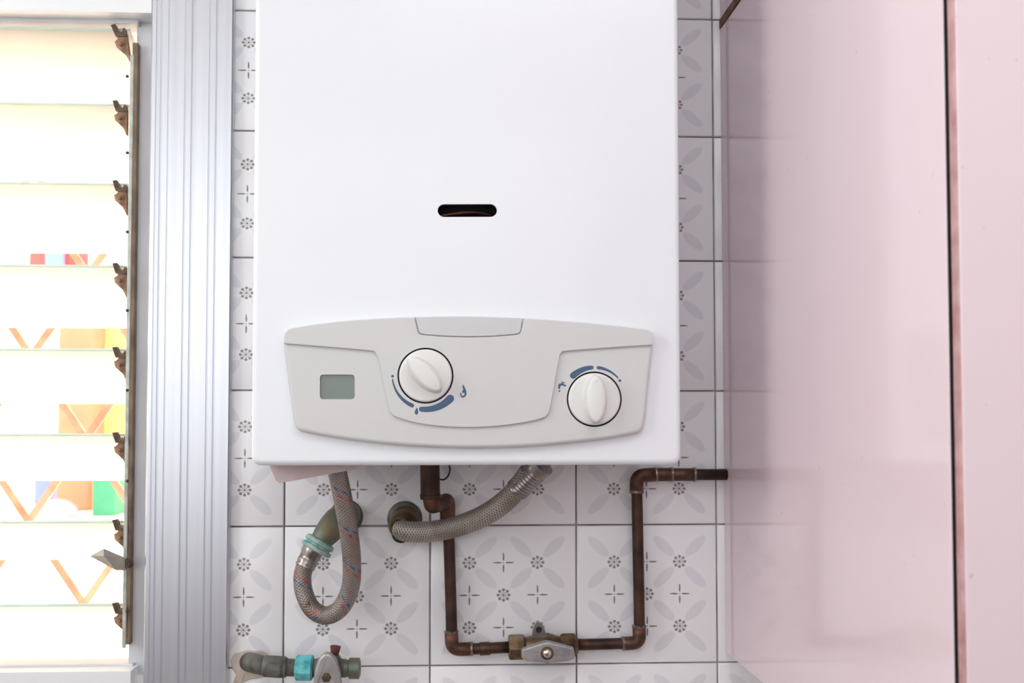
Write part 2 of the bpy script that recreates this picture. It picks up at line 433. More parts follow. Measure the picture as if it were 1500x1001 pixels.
# tiles, each its own piece
G = .0016
def tile_mesh(u0, u1, w, h):
    mb = MB(); x, z, t = w/2, h/2, .004
    mb.box((-x, 0, -z), (x, t, z))
    me = bpy.data.meshes.new('tile'); me.from_pydata([tuple(p) for p in mb.v], [], mb.f)
    bm = bmesh.new(); bm.from_mesh(me)
    ed = [e for e in bm.edges if all(v.co.y < .001 for v in e.verts)]
    bmesh.ops.bevel(bm, geom=ed, offset=.0012, segments=2, profile=.5, affect='EDGES')
    bmesh.ops.recalc_face_normals(bm, faces=bm.faces)
    uvl = bm.loops.layers.uv.new('UVMap')
    for f in bm.faces:
        f.smooth = True
        for l in f.loops: l[uvl].uv = (u0+(u1-u0)*(l.vert.co.x+x)/w, (l.vert.co.z+z)/h)
    for e in bm.edges: e.smooth = not (len(e.link_faces) == 2 and e.calc_face_angle() > R(50))
    bm.to_mesh(me); bm.free(); me.materials.append(M['tile']); return me
TW = COLX[1]-COLX[0]; TH0 = .137
cols = [(FRX-.012, COLX[0], None), (COLX[0], COLX[1], 0), (COLX[1], COLX[2], 0), (COLX[2], COLX[3], 0), (COLX[3], COLX[3]+TW, 0), (COLX[3]+TW, COLX[3]+2*TW, 0)]
for ci, (xa, xb, k) in enumerate(cols):
    w_ = xb-xa-G
    if ci == 0: u0, u1 = 1-w_/TW, 1
    else: u0, u1 = 0, 1
    me = tile_mesh(u0, u1, w_, TH0)
    for i in range(len(ROWZ)-1):
        h = ROWZ[i]-ROWZ[i+1]-G
        o = link('tile', me, ((xa+xb)/2, -.0035+random.uniform(-.0003, .0003), (ROWZ[i]+ROWZ[i+1])/2), wall)
        o.scale = (1, 1, h/TH0)
        o.rotation_euler = (random.uniform(-.003, .003), 0, random.uniform(-.003, .003))
TY = -.0038     # tile face

# ================================================================ louvre window
win = empty('window_1', (WIN_R, 0, WIN_B), 'aluminium framed louvre window with frosted glass blades', 'window', kind='structure')
def extrude_z(mb, prof, z0, z1):
    mb.loops([[(x, y, z0) for x, y in prof], [(x, y, z1) for x, y in prof]])
def fx(px): return P(px, 500, -.014).x
# ribbed jamb: proud ridges between grooves
gro = [224, 231, 242, 267, 277, 303, 313]
prof = [(FRX, -.001), (FRX, -.0125), (FRX-.0015, -.014)]
for g in reversed(gro):
    gx = fx(g); dd = .0009 if g in (242, 277, 313, 224) else .0006
    prof += [(gx+.0009, -.014), (gx+.0003, -.014+dd), (gx-.0003, -.014+dd), (gx-.0009, -.014)]
xe = fx(216); prof += [(xe+.001, -.014), (xe, -.013), (xe, .03), (FRX-.02, .03), (FRX-.02, -.001)]
mb = MB(); extrude_z(mb, prof, WIN_B-.12, WIN_T+.12); mb.build('jamb', 'alu', win, sharp=25)
mb = MB(); mb.box((WIN_L-.08, -.014, P(100, 17, -.014).z), (xe, .03, WIN_T+.12)); mb.build('head_frame', 'alu_white', win, bevel=.001)
mb = MB(); mb.box((WIN_L-.08, -.014, WIN_B-.12), (WIN_L+.03, .03, WIN_T)); mb.build('jamb', 'alu', win, bevel=.001)
mb = MB(); mb.box((WIN_L-.08, -.014, WIN_B-.12), (xe-.012, .03, P(100, 984, -.014).z)); mb.build('sill_frame', 'alu_white', win, bevel=.001)
zt0, zt1 = P(100, 22, .004).z, P(100, 33, .004).z
mb = MB(); mb.box((WIN_L, .004, zt1), (P(196, 500, .004).x, .03, zt0+.02)); mb.build('head_rail', 'alu_dark', win, bevel=.0008)
zb0, zb1 = P(100, 974, .004).z, P(100, 986, .004).z
mb = MB(); mb.box((WIN_L, .004, zb1-.02), (P(196, 900, .004).x, .03, zb0)); mb.build('sill_rail', 'alu_dark', win, bevel=.0008)
mb = MB(); mb.box((P(194, 500, .012).x, .012, WIN_B-.05), (xe+.004, .03, WIN_T)); mb.build('stile', 'alu_dark', win, bevel=.0012)
mb = MB()
xa, xb = P(188, 500, .003).x, P(196, 500, .003).x
mb.box((xa, .003, P(190, 945, .003).z), (xb, .02, P(190, 62, .003).z))
mb.build('side_channel', 'channel', win, bevel=.0008)
xa, xb = P(184.5, 500, -.004).x, P(190, 500, -.004).x
zt, zb = P(187, 80, -.004).z, P(187, 950, -.004).z
mb = MB(); mb.box((xa, -.004, zb), (xb, -.0015, zt)); bar = mb.build('operating_bar', 'pivotbar', win, bevel=.0008)
BT = [40, 151, 268, 389, 512, 637, 765, 887]
BA, BB = .053, .120
bx1 = P(184, 500, .008).x; blademe = None
for i, py in enumerate(BT):
    z = P(90, py, .006).z
    ang = math.atan2(BB, BA); Wd = math.hypot(BA, BB)
    if blademe is None:
        mb = MB(); mb.box((WIN_L+.03, -.0015, -Wd), (bx1, .0015, 0))
        o = mb.build('glass_blade', ['blade', 'bladeedge'], None, bevel=.0005, segs=1, origin=(0, 0, 0)); blademe = o.data
        for p in blademe.polygons:
            if p.normal.z > .5: p.material_index = 1
        bpy.data.objects.remove(o)
    o = link('glass_blade', blademe, (0, .008, z), win); o.rotation_euler = (ang, 0, 0)
# blade clips: an arm, a hooked jaw and a rivet
clipme = None
for i, py in enumerate(BT):
    c = P(186, py+14, .002)
    if clipme is None:
        s = .0007
        mb = MB()
        def poly(pts, y0, y1, mi=0):
            pts = ccw(pts); mb.loops([[(x*s, y0, z*s) for x, z in pts], [(x*s, y1, z*s) for x, z in pts]], smooth=False)
            mb.mi[-(len(pts)+2):] = [mi]*(len(pts)+2)
        poly([(0, -34), (-6, -22), (-17, -12), (-19, -4), (-15, -2), (-12, 2), (-15, 6), (-9, 10), (-4, 4), (0, 6)], .0, .006)
        poly([(-21, 17), (-14, 18), (-10, 8), (-6, 6), (-3, 12), (0, 10), (0, 0), (-16, 2)], -.002, .004, 1)
        rod(mb, (-.010*.7, -.004, -.006), (-.010*.7, .0, -.006), [(0, .0012), (.5, .0022), (1, .0022)], 10)
        o = mb.build('blade_clip', ['bronze', 'clipdark'], None, bevel=.0003, segs=1, origin=(0, 0, 0)); clipme = o.data; bpy.data.objects.remove(o)
    o = link('blade_clip', clipme, c, win)
    if i == 0: o.scale = (1, 1, 1.15); o.rotation_euler = (0, R(-8), 0)
for py in (112, 224, 340, 455, 572, 705, 820, 895):
    mb = MB(); c = P(186.5, py, -.004); rod(mb, c+Vector((0, -.0015, 0)), c+Vector((0, .0005, 0)), [(0, .0009), (.4, .0016), (1, .0016)], 12)
    mb.build('rivet', 'clipdark', bar)
# lever handle: faceted wedge
hp = [P(131, 815, -.03), P(152, 804, -.036), P(183, 817, -.012), P(183, 836, -.012), P(170, 836, -.016), P(152, 815, -.040),
      P(152, 806, -.020), P(183, 819, -.004), P(183, 834, -.004), P(134, 815, -.020)]
mb = MB(); mb.add(hp, [(0, 5, 1), (1, 5, 4, 3, 2), (0, 4, 5), (0, 1, 6, 9), (1, 2, 7, 6), (2, 3, 8, 7), (3, 4, 8), (4, 0, 9), (4, 9, 8), (9, 6, 7, 8)])
hd = mb.build('lever_handle', 'handle', win, sharp=20); hd['label'] = 'faceted grey metal lever handle'
mb = MB(); c0, c1 = P(184, 826, -.012), P(190, 826, .0); rod(mb, c0, c1, [(0, .0042), (1, .0042)], 12); mb.build('handle_pin', 'clipdark', hd)

# folding grille just outside
gr = empty('window_grille', (P(100, 500, .395).x, .395, WIN_B), 'pale brown diamond lattice grille outside the louvre window', 'grille')
GY = .395
def gpt(px, py): return P(px, py, GY)
pitch = (gpt(166, 703)-gpt(2, 703)).length
base = gpt(42, 768); slope = 1.5
zlo, zhi = WIN_B-.25, WIN_T+.15
for sgn in (1, -1):
    for k in range(-8, 14):
        x_at = lambda z: base.x + k*pitch - sgn*(base.z - z)/slope*(-1)
        p0 = Vector((x_at(zlo), GY+sgn*.006, zlo)); p1 = Vector((x_at(zhi), GY+sgn*.006, zhi))
        lo, hi = WIN_L-.05, WIN_R+.18
        if max(p0.x, p1.x) < lo or min(p0.x, p1.x) > hi: continue
        d = p1-p0
        ts = sorted([(lo-p0.x)/d.x, (hi-p0.x)/d.x]); a, b = max(0, ts[0]), min(1, ts[1])
        if b-a < .03: continue
        mb = MB(); q0, q1 = p0+d*a, p0+d*b; n = Vector((d.z, 0, -d.x)).normalized()*.0048; yy = Vector((0, .0025, 0))
        mb.loops([[q+n-yy, q+n+yy, q-n+yy, q-n-yy] for q in (q0, q1)], smooth=False)
        mb.build('grille_bar', 'grille', gr)

# outside
OUT = empty
sbox('ground_terrace', (-6, .9, 1.02), (3.2, 9, 1.10), 'cream', 'pale sunlit terrace outside the louvre window', 'terrace')
sbox('wall_exterior', (-8, 7.2, 1.0), (4, 7.4, 6), 'cream', 'pale sunlit facade beyond the terrace', 'wall')
mb = MB(); LZ = P(100, 894, .37).z; mb.box((WIN_L-.05, TH, WIN_B-.10), (WIN_R+.05, .345, LZ-.006)); mb.box((WIN_L-.05, .335, WIN_B-.10), (WIN_R+.05, .375, LZ))
tag(mb.build('window_ledge', 'stone', None, bevel=.006), 'rough white stone ledge outside the louvre window', 'ledge')
def block(name, px0, px1, py0, py1, Y, mat, label, cat, depth=.3, cap=0.0):
    a, b = P(px0, py1, Y), P(px1, py0, Y); root = None
    mb = MB(); mb.box((a.x, Y, max(1.1, a.z)), (b.x, Y+depth, b.z))
    if cap: mb.box((a.x-cap, Y-cap, b.z-.001), (b.x+cap, Y+depth+cap, b.z+cap*1.5))
    return tag(mb.build(name, mat, None, bevel=min(.02, depth*.1)), label, cat)
block('orange_pillar', 80, 137, 400, 760, 4.1, 'orange', 'blurred orange pillar seen between the louvre blades', 'pillar', .4, .02)
block('yellow_screen', 141, 215, 470, 760, 4.3, 'yellow', 'blurred yellow screen beside the orange pillar', 'screen', .1)
block('red_banner', 42, 126, 360, 392, 4.0, 'red', 'blurred red banner above the orange pillar', 'banner', .05)
block('blue_banner', 66, 92, 362, 390, 3.94, 'blue', 'small blurred blue cloth hung on the red banner', 'banner', .03)
block('green_crate', 134, 168, 700, 760, 3.8, 'green', 'blurred green crate at the foot of the yellow screen', 'crate', .3, .01)
block('blue_crate', 48, 72, 700, 760, 4.5, 'blue', 'blurred blue crate standing left behind the grey stone', 'crate', .3, .01)
c = P(84, 740, 3.7); mb = MB()
mb.loops([[(c.x+.10*math.cos(t)*math.cos(2*math.pi*k/20), c.y+.10*math.cos(t)*math.sin(2*math.pi*k/20), 1.1+.09*math.sin(t)) for k in range(20)] for t in (0, .3, .6, .9, 1.2, 1.5)])
tag(mb.build('grey_stone', 'greystone', None), 'blurred low grey stone before the orange pillar', 'stone')

# ================================================================ water heater
HY = -.20                                            # front plane
hx0, hx1 = (P(370, 60, HY).x+P(370, 675, HY).x)/2, (P(993, 60, HY).x+P(1000, 675, HY).x)/2
hz0 = P(685, 682, HY).z; hz1 = hz0+.64
heater = empty('gas_water_heater', ((hx0+hx1)/2, 0, hz0), 'white wall mounted gas water heater with grey control panel', 'water heater')
def H(px, py, y=HY):
    v = P(px, py, y); return (v.x, v.z)
rect = round_corners([(hx0, hz0), (hx1, hz0), (hx1, hz1), (hx0, hz1)], .009, 5)
sl, sr = H(641, 308.5), H(728, 308.5); rr = (H(680, 299)[1]-H(680, 318)[1])/2
slot = [(sl[0]+rr+rr*math.cos(t), sl[1]+rr*math.sin(t)) for t in [math.pi/2+math.pi*k/12 for k in range(13)]] + \
       [(sr[0]-rr+rr*math.cos(t), sr[1]+rr*math.sin(t)) for t in [-math.pi/2+math.pi*k/12 for k in range(13)]]
plate('casing', rect, -.030, HY, 'enamel', heater, r=.005, holes=[slot], hole_depth=.003, segs=4)
mb = MB(); mb.box((hx0+.004, HY+.025, hz0+.006), (hx1-.004, -.002, hz1-.006))
mb.build('chassis', 'dark', heater)
# what the slot lets one see: copper burner chamber with a curved rail
mb = MB(); mb.box((sl[0]-.02, HY+.020, sl[1]-.03), (sr[0]+.02, HY+.022, sl[1]+.03)); mb.build('burner_shield', 'dark', heater)
tube_mesh('burner_rail', spline([(sl[0]-.01, HY+.014, sl[1]-.004), ((sl[0]+sr[0])/2, HY+.010, sl[1]+.0005), (sr[0]-.006, HY+.012, sl[1]-.001), (sr[0]+.004, HY+.018, sl[1]-.004)]), .0022, 'burner', heater, 10)

# control panel
y1 = HY-.0075; y2 = HY-.0100
top = smooth2([H(a, b, y1) for a, b in ((428, 480), (470, 473.5), (530, 467.5), (607, 464), (686, 463), (767, 465.8), (850, 471.5), (905, 477), (944, 482))], 5)
bot = smooth2([H(a, b, y1) for a, b in ((934, 635), (890, 643), (840, 649), (770, 655), (686, 657), (610, 654.5), (540, 648.5), (480, 640), (440, 632.5))], 5)
cr = lambda *pts: smooth2([H(a, b, y1) for a, b in pts], 4)
outline = top + cr((951, 484), (956, 489), (957.5, 498), (956.5, 512)) + cr((951, 560), (946, 610), (943, 625), (939, 632)) + bot + \
          cr((435, 629), (431, 621), (428, 605), (420, 545)) + cr((416, 512), (415, 497), (416.5, 488), (422, 482))
kr = (H(664.5, 551, y2)[0]-H(582, 551, y2)[0])/2
kc1, kc2 = H(623.3, 550.5, y2), H(870.7, 585, y1)
lcd = round_corners([H(468.5, 585, y1), H(519.5, 585, y1), H(519.5, 549, y1), H(468.5, 549, y1)], .003, 5)
panel = plate('control_panel', outline, HY+.001, y1, 'plastic', heater, r=.0035, holes=[circle(kc2[0], kc2[1], kr, 48), lcd], hole_depth=.0055, segs=4)
# raised fascia: top band with the central shield
stl = smooth2([H(a, b, y2) for a, b in ((415.5, 503.5), (470, 508), (540, 514), (549, 517), (554, 524))], 4) + \
      smooth2([H(a, b, y2) for a, b in ((562, 560), (570, 598), (574, 607), (582, 612), (610, 620), (648, 625), (688, 626.5), (730, 624.5), (770, 619), (795, 613), (802, 608), (806, 600))], 4) + \
      smooth2([H(a, b, y2) for a, b in ((814, 556), (820, 523), (823, 517), (831, 514.5), (890, 510), (956.5, 505.5))], 4)
tp = smooth2([H(a, b, y2) for a, b in ((957, 497), (955, 489), (950, 484.5), (944, 482.5), (905, 477.8), (850, 472.3), (806, 468.5), (768, 466))], 4)
seam = smooth2([H(a, b, y2) for a, b in ((766, 475), (763.5, 486), (760, 490), (752, 491.2), (720, 493.6), (686, 494.4), (650, 493.4), (622, 491.2), (614.5, 489.5), (612, 485), (609.5, 475), (607.5, 464.6))], 4)
tp2 = smooth2([H(a, b, y2) for a, b in ((600, 465), (530, 468.3), (470, 474.3), (428, 481), (421, 484), (417, 489.5), (415.8, 497))], 4)
fas = plate('fascia', stl+tp+seam+tp2, y1+.001, y2, 'plastic', panel, r=.0009, holes=[circle(kc1[0], kc1[1], kr, 48)], hole_depth=.003, segs=3)
fl = [H(a, b, y2) for a, b in ((608.8, 464.8), (686, 463.5), (765.6, 466.2), (762.2, 485.5), (759, 488.9), (752, 490), (720, 492.4), (686, 493.2), (650, 492.2), (622, 490), (615.8, 488.5), (613.3, 484.5))]
plate('flap', fl, y1+.001, y2+.0001, 'flap_plastic', panel, r=.0006)
d = plate('display', lcd, y1+.006, y1+.0030, 'lcd', panel, r=.0002); d['label'] = 'small grey green liquid crystal display'
for nm, (kx, kz), yb in (('knob_well', kc1, y2+.0022), ('knob_well', kc2, y1+.0050)):
    plate(nm, circle(kx, kz, kr*1.01, 40), yb+.0006, yb, 'dark', panel, r=.0001, segs=1)
def knob(kc, yb, ang, half_l, half_w, ofs):
    kx, kz = kc
    k = plate('knob', circle(kx, kz, kr*.94, 48), yb+.004, yb-.0012, 'knob', heater, r=.0018, segs=4)
    mb = MB(); ls = []
    ca, sa = math.cos(ang), math.sin(ang)
    for t, sw, sl_ in ((-.001, 1.22, 1.06), (.0, 1.15, 1.03), (.002, 1.05, 1.0), (.006, .97, .99), (.009, .92, .98), (.0106, .84, .955), (.0116, .74, .92), (.0120, .55, .85)):
        l = []
        for q in range(40):
            a = 2*math.pi*q/40; u, v = half_l*sl_*math.cos(a), half_w*sw*math.sin(a)*(1-.12*abs(math.cos(a))**4)
            l.append((kx+ofs[0]+u*ca-v*sa, yb-.0012-t, kz+ofs[1]+u*sa+v*ca))
        ls.append(l)
    mb.loops(ls); g = mb.build('grip', 'knob', k, sharp=60)
    mb = MB(); u = half_l*.72; c = Vector((kx+ofs[0]+u*ca, yb-.0012-.0116, kz+ofs[1]+u*sa))
    rod(mb, c+Vector((0, -.0004, 0)), c+Vector((0, .002, 0)), [(0, .0007), (.15, .0013), (1, .0014)], 14); mb.build('pointer_dot', 'flap_plastic', k)
px2m = 1/(F/(D+HY))
knob(kc1, y2, math.atan2(-24, 23), 33*px2m, 15*px2m, (-.0008, .0008))
knob(kc2, y1, math.pi/2, 35*px2m, 16*px2m, (.0, .0))
# printed dial marks: thin ink shapes on the plastic
def mark(pts, y, closed=True):
    pts = [H(a, b, y) for a, b in pts]
    return plate('dial_mark', pts, y+.0002, y-.00012, 'print', panel, r=.00003, segs=1)
def arc_mark(cx, cy, R0, a0, a1, w0, w1, y, sy=1.0):
    n = 18; o, i = [], []
    for k in range(n+1):
        t = k/n; a = R(a0+(a1-a0)*t); w_ = (w0+(w1-w0)*t)/2
        o.append((cx+(R0+w_)*math.cos(a), cy+(R0+w_)*sy*math.sin(a))); i.append((cx+(R0-w_)*math.cos(a), cy+(R0-w_)*sy*math.sin(a)))
    def cap(c, w_, a, sg): return [(c[0]+w_/2*math.cos(a+sg*math.pi*j/6), c[1]+w_/2*math.sin(a+sg*math.pi*j/6)) for j in range(1, 6)]
    sg = 1 if a1 > a0 else -1
    c1 = (cx+R0*math.cos(R(a1)), cy+R0*sy*math.sin(R(a1))); c0 = (cx+R0*math.cos(R(a0)), cy+R0*sy*math.sin(R(a0)))
    mark(o+cap(c1, w1, R(a1), sg)+i[::-1]+cap(c0, w0, R(a0)+math.pi, sg), y)
def dot(cx, cy, r, y): mark([(cx+r*math.cos(2*math.pi*k/14), cy+r*math.sin(2*math.pi*k/14)) for k in range(14)], y)
arc_mark(623, 550, 48.3, 173, 113.5, 1.8, 6, y2); dot(575, 551.3, 2, y2)
arc_mark(623, 550, 50.0, 96.5, 43, 7.5, 11.5, y2)
mark([(610.4, 596.5), (612.2, 601), (612.8, 604.6), (611.6, 607.2), (609.8, 607.8), (608, 606.8), (607.2, 604), (608.6, 600.6)], y2)
# flame outline
mark([(678.2, 563), (680.5, 567), (682.2, 571), (683.5, 575.5), (682.6, 580), (679.4, 582.8), (676, 582.2), (673.8, 578.8), (674.6, 575), (676.2, 577), (676.4, 579.6), (678.6, 580.4), (680.4, 578), (679.8, 574.6), (677.8, 577), (676.9, 574), (678.6, 570.6), (677.2, 567)], y2)
arc_mark(870.7, 585, 46.5, 228, 265, 9.6, 6, y1); arc_mark(870.7, 585, 46.5, 277, 317.5, 5, 2, y1); dot(908, 557.8, 2, y1)
# tap symbol
mark([(817.8, 570), (817.6, 564.5), (819.6, 561.8), (823, 561.6), (823.4, 560.4), (821.8, 560.0), (822.2, 558.8), (827.6, 560.8), (827, 562), (825.4, 561.6), (825.2, 562.8), (829.6, 564.4), (828.8, 566.8), (824, 565), (821.6, 565.2), (820.6, 567), (820.4, 570.4)], y1)
dot(819.4, 573.2, 1.4, y1)
# bent sheet hanging below the casing
sh = plate('bottom_sheet', [H(a, b, -.150) for a, b in ((388, 668), (404, 704), (409, 708), (414, 707.5), (520, 688), (560, 668))], -.1485, -.150, 'flapsheet', heater, r=.0004)
sh['label'] = 'pinkish bent metal sheet hanging below the casing'

# ================================================================ plumbing
def mm(px): return px/ (F/D)           # photo pixels at the wall to metres
# flecked flexible hose with its loop
h1 = empty('flexible_hose', P(480, 903, -.06), 'grey braided hose with red and blue flecks, looped below the heater', 'hose')
top_at = lambda px, Y: Vector((P(px, 676, Y).x, Y, hz0-.003))
pts = [top_at(489, -.115), P(494, 692, -.113), P(503, 735, -.105), P(511, 780, -.095), P(515.5, 825, -.085), P(513, 862, -.075), P(499, 891, -.068), P(478, 902, -.062), P(458, 893, -.058), P(446, 870, -.054), P(443, 846, -.051), P(448, 826, -.048), P(453, 814, -.047)]
tube_mesh('hose_body', spline(pts, 12), mm(12.4), 'braid_nylon', h1, 20)
mb = MB(); rod(mb, P(446, 832, -.048), P(459, 805, -.046), [(0, mm(12.6)), (.06, mm(14.4)), (.2, mm(13.6)), (.34, mm(14.8)), (.42, mm(13.4)), (.6, mm(13.6)), (.72, mm(15)), (1, mm(15.4))], 22)
mb.build('crimp_collar', 'nickel', h1, sharp=50)
# brass elbow out of the wall with corroded ring
el = empty('brass_elbow', P(505, 757, 0), 'corroded brass elbow with a teal ring coming out of the tiles', 'pipe elbow')
path = spline([P(512, 752, .002), P(505, 757, -.018), P(492, 767, -.034), P(478, 783, -.043), P(463, 803, -.046)], 8)
n = len(path); tube_mesh('elbow_body', path, [mm(17.5)+mm(5)*math.sin(math.pi*min(1, i/n*1.1))-mm(3.5)*(i/n) for i in range(n)], 'verdigris', el, 20)
mb = MB(); rod(mb, P(471, 791, -.044), P(461, 808, -.046), [(0, mm(17)), (.12, mm(21)), (.4, mm(21.5)), (.5, mm(18.5)), (.58, mm(18.5)), (.66, mm(22.5)), (.92, mm(22)), (1, mm(17))], 18)
r_ = mb.build('corroded_ring', 'tealring', el, sharp=40); r_['label'] = 'teal corroded ring'
mb = MB(); c = P(507, 757, TY)
rod(mb, c+Vector((0, .002, 0)), c+Vector((0, -.004, 0)), [(0, mm(25)), (.6, mm(24)), (1, mm(19))], 24); mb.build('wall_rosette', 'greypipe', el, sharp=50)

# steel braided hose
h2 = empty('braided_steel_hose', P(593, 778, -.03), 'thick steel braided hose rising from wall socket to the heater', 'hose')
pts = [P(585, 776, -.024), P(600, 779.5, -.034), P(630, 779, -.044), P(665, 772.5, -.058), P(700, 760, -.073), P(730, 742.5, -.086), P(752, 723, -.096), P(766, 706, -.103), P(776, 692, -.107)]
tube_mesh('hose_body', spline(pts, 14), mm(14.6), 'braid_steel', h2, 24)
mb = MB(); rod(mb, P(757, 718.5, -.098), top_at(795, -.116), [(0, mm(15.2)), (.03, mm(16.6))] + [(.08+.09*k+e, mm(16.4 if e < .04 else 15)) for k in range(8) for e in (0, .05)] + [(.84, mm(16.5)), (1, mm(16.5))], 26)
for v_ in mb.v: v_.z = min(v_.z, hz0-.0006)
mb.build('ferrule', 'nickel', h2, sharp=35)
mb = MB(); c = P(589, 777, -.022); d_ = (P(600, 779.5, -.034)-P(585, 776, -.024)).normalized()
rod(mb, c-d_*.003, c+d_*.0025, [(0, mm(16)), (.2, mm(18.4)), (.8, mm(18.4)), (1, mm(15))], 26); mb.build('black_seal', 'black', h2, sharp=60)
so = empty('wall_socket_pipe', P(593, 760, 0), 'stubby brown pipe socket in the wall feeding the steel hose', 'pipe socket')
mb = MB(); a, b = P(596, 759, .002), P(587, 775, -.024)
rod(mb, a, b, [(0, mm(21)), (.25, mm(22)), (.6, mm(21)), (.85, mm(19.5)), (1, mm(16))], 28); mb.build('socket_body', 'brass', so, sharp=50)
mb = MB(); c = P(593, 760, TY); rod(mb, c+Vector((0, .002, 0)), c+Vector((0, -.003, 0)), [(0, mm(26)), (.6, mm(25)), (1, mm(22))], 28); mb.build('wall_rosette', 'greypipe', so, sharp=50)

# copper gas pipe
PY = -.016
cp = empty('copper_pipe', P(660, 950, PY), 'aged brown copper pipe running down, through a valve and up to the cabinet', 'pipe')
mb = MB(); rod(mb, top_at(629.5, -.055), P(630.5, 731, -.052), [(0, mm(13.6)), (.80, mm(13.6)), (.86, mm(13.6)), (.88, mm(14.6)), (1, mm(14.2))], 20)
mb.build('riser', 'copper', cp, sharp=40)
tube_mesh('elbow', fillet([P(631, 726, -.052), P(632, 742, -.050), P(648, 737, -.030), P(655, 733, -.018), P(655.5, 748, PY), P(656, 768, PY)], .012, 6), mm(11.2), 'copper_bright', cp, 16)
pr = mm(8.2)
tube_mesh('pipe_run', fillet([P(655.5, 745, PY), P(658, 800, PY), P(661, 900, PY), P(662, 952, PY), P(700, 951, PY), P(752, 948, PY)], .022, 8), pr, 'copper', cp, 16)
tube_mesh('pipe_run', fillet([P(838, 945, PY), P(900, 943.5, PY), P(937, 942, PY), P(936.5, 905, PY), P(933, 720, PY), P(932.5, 697, PY), P(960, 695.5, PY), P(1000, 695.5, PY), Vector((XC-.0005, PY, P(1058, 695.5, PY).z))], .020, 8), pr, 'copper', cp, 16)
def elbow(a, b, c, r=.022, rad=9.8):
    tube_mesh('elbow', fillet([P(*a, PY), P(*b, PY), P(*c, PY)], r, 8), mm(rad), 'copper_bright', cp, 16)
    for e, t in ((a, b), (c, b)):
        e_, t_ = P(*e, PY), P(*t, PY); d_ = (t_-e_).normalized(); mb = MB()
        rod(mb, e_-d_*.0012, e_+d_*.002, [(0, mm(8.4)), (.3, mm(10.4)), (1, mm(10.2))], 16); mb.build('solder_ring', 'solder', cp)
elbow((661, 925), (662, 952), (692, 951)); elbow((912, 943.2), (937, 942), (936, 917)); elbow((932.5, 722), (932.5, 697), (962, 695.5), .024, 10.2)
for (a, b, r) in (((702, 951), (718, 950.2), 9.6), ((962, 695.5), (985, 695.5), 9.8), ((985, 695.5), (1016, 695.5), 9.3)):
    mb = MB(); rod(mb, P(*a, PY), P(*b, PY), [(0, mm(8)), (.06, mm(r)), (.94, mm(r)), (1, mm(8))], 16); mb.build('coupling', 'copper_bright', cp)
for px in (984, 1017):
    mb = MB(); rod(mb, P(px-2.5, 695.5, PY), P(px+2.5, 695.5, PY), [(0, mm(8)), (.2, mm(10.6)), (.8, mm(10.6)), (1, mm(8))], 16); mb.build('solder_ring', 'solder', cp)
# wire loop
wr = tube_mesh('thin_wire', spline([top_at(657, -.05), P(659, 688, -.05), P(656, 698, -.049), P(649, 703, -.048), P(640, 701, -.045)], 8), mm(1.2), 'black', None, 8)
tag(wr, 'thin black wire bent beside the copper riser', 'wire')

# shut-off valve on the copper pipe
VY = -.018
va = empty('gas_valve', P(795, 948, VY), 'brass shut-off valve with grey lever in the copper pipe', 'valve')
mb = MB(); rod(mb, P(745, 948.5, VY), P(770, 948, VY), [(0, mm(17)), (.08, mm(18.6)), (.85, mm(18.6)), (1, mm(16))], 6, .5); mb.build('nut', 'brass', va, sharp=20)
mb = MB(); rod(mb, P(820, 946.5, VY), P(846, 946, VY), [(0, mm(15)), (.1, mm(18.6)), (.8, mm(18.6)), (1, mm(12))], 6, .2); mb.build('nut', 'brass', va, sharp=20)
mb = MB(); rod(mb, P(768, 948, VY), P(824, 947, VY), [(0, mm(13)), (.2, mm(16)), (.35, mm(19)), (.65, mm(19)), (.8, mm(16)), (1, mm(13))], 20); mb.build('valve_body', 'brass', va, sharp=40)
mb = MB(); c = P(801, 957, VY-.010); rod(mb, c+Vector((0, .012, 0)), c+Vector((0, -.010, 0)), [(0, mm(13)), (1, mm(11))], 16); mb.build('stem', 'brass', va)
LY = VY-.022
lev = round_corners([(P(a, b, LY).x, P(a, b, LY).z) for a, b in ((764, 951), (772, 948.5), (801, 939.5), (841, 949), (843, 965), (832, 970), (800, 972.5), (771, 970), (764, 965))], .0022, 4)
lv = plate('lever', lev, LY+.006, LY, 'lever', va, r=.0028, segs=4)
c = P(801.5, 957.5, LY); mb = MB(); rod(mb, c+Vector((0, .001, 0)), c+Vector((0, -.0006, 0)), [(0, mm(9.5)), (1, mm(9.2))], 20); mb.build('washer', 'brass', lv)
mb = MB(); rod(mb, c+Vector((0, .001, 0)), c+Vector((0, -.0030, 0)), [(0, mm(6.6)), (.5, mm(6.6)), (.8, mm(5)), (1, mm(2.5))], 18); mb.build('screw', 'screw', lv, sharp=50)
tab = [(779, 936), (780.5, 920), (783, 914), (788.5, 911), (794, 914), (798, 922), (802, 936)]
BY = -.026
hole = circle(P(789.5, 923, BY).x, P(789.5, 923, BY).z, mm(4.6), 16)
br = plate('bracket', round_corners([(P(a, b, BY).x, P(a, b, BY).z) for a, b in tab], .001, 3), BY+.0022, BY, 'nickel', va, r=.0006, holes=[hole], hole_depth=.002)
c = P(789.5, 923, BY+.002); mb = MB(); rod(mb, c+Vector((0, .003, 0)), c, [(0, mm(5.6)), (1, mm(5.4))], 14); mb.build('bolt', 'black', br)

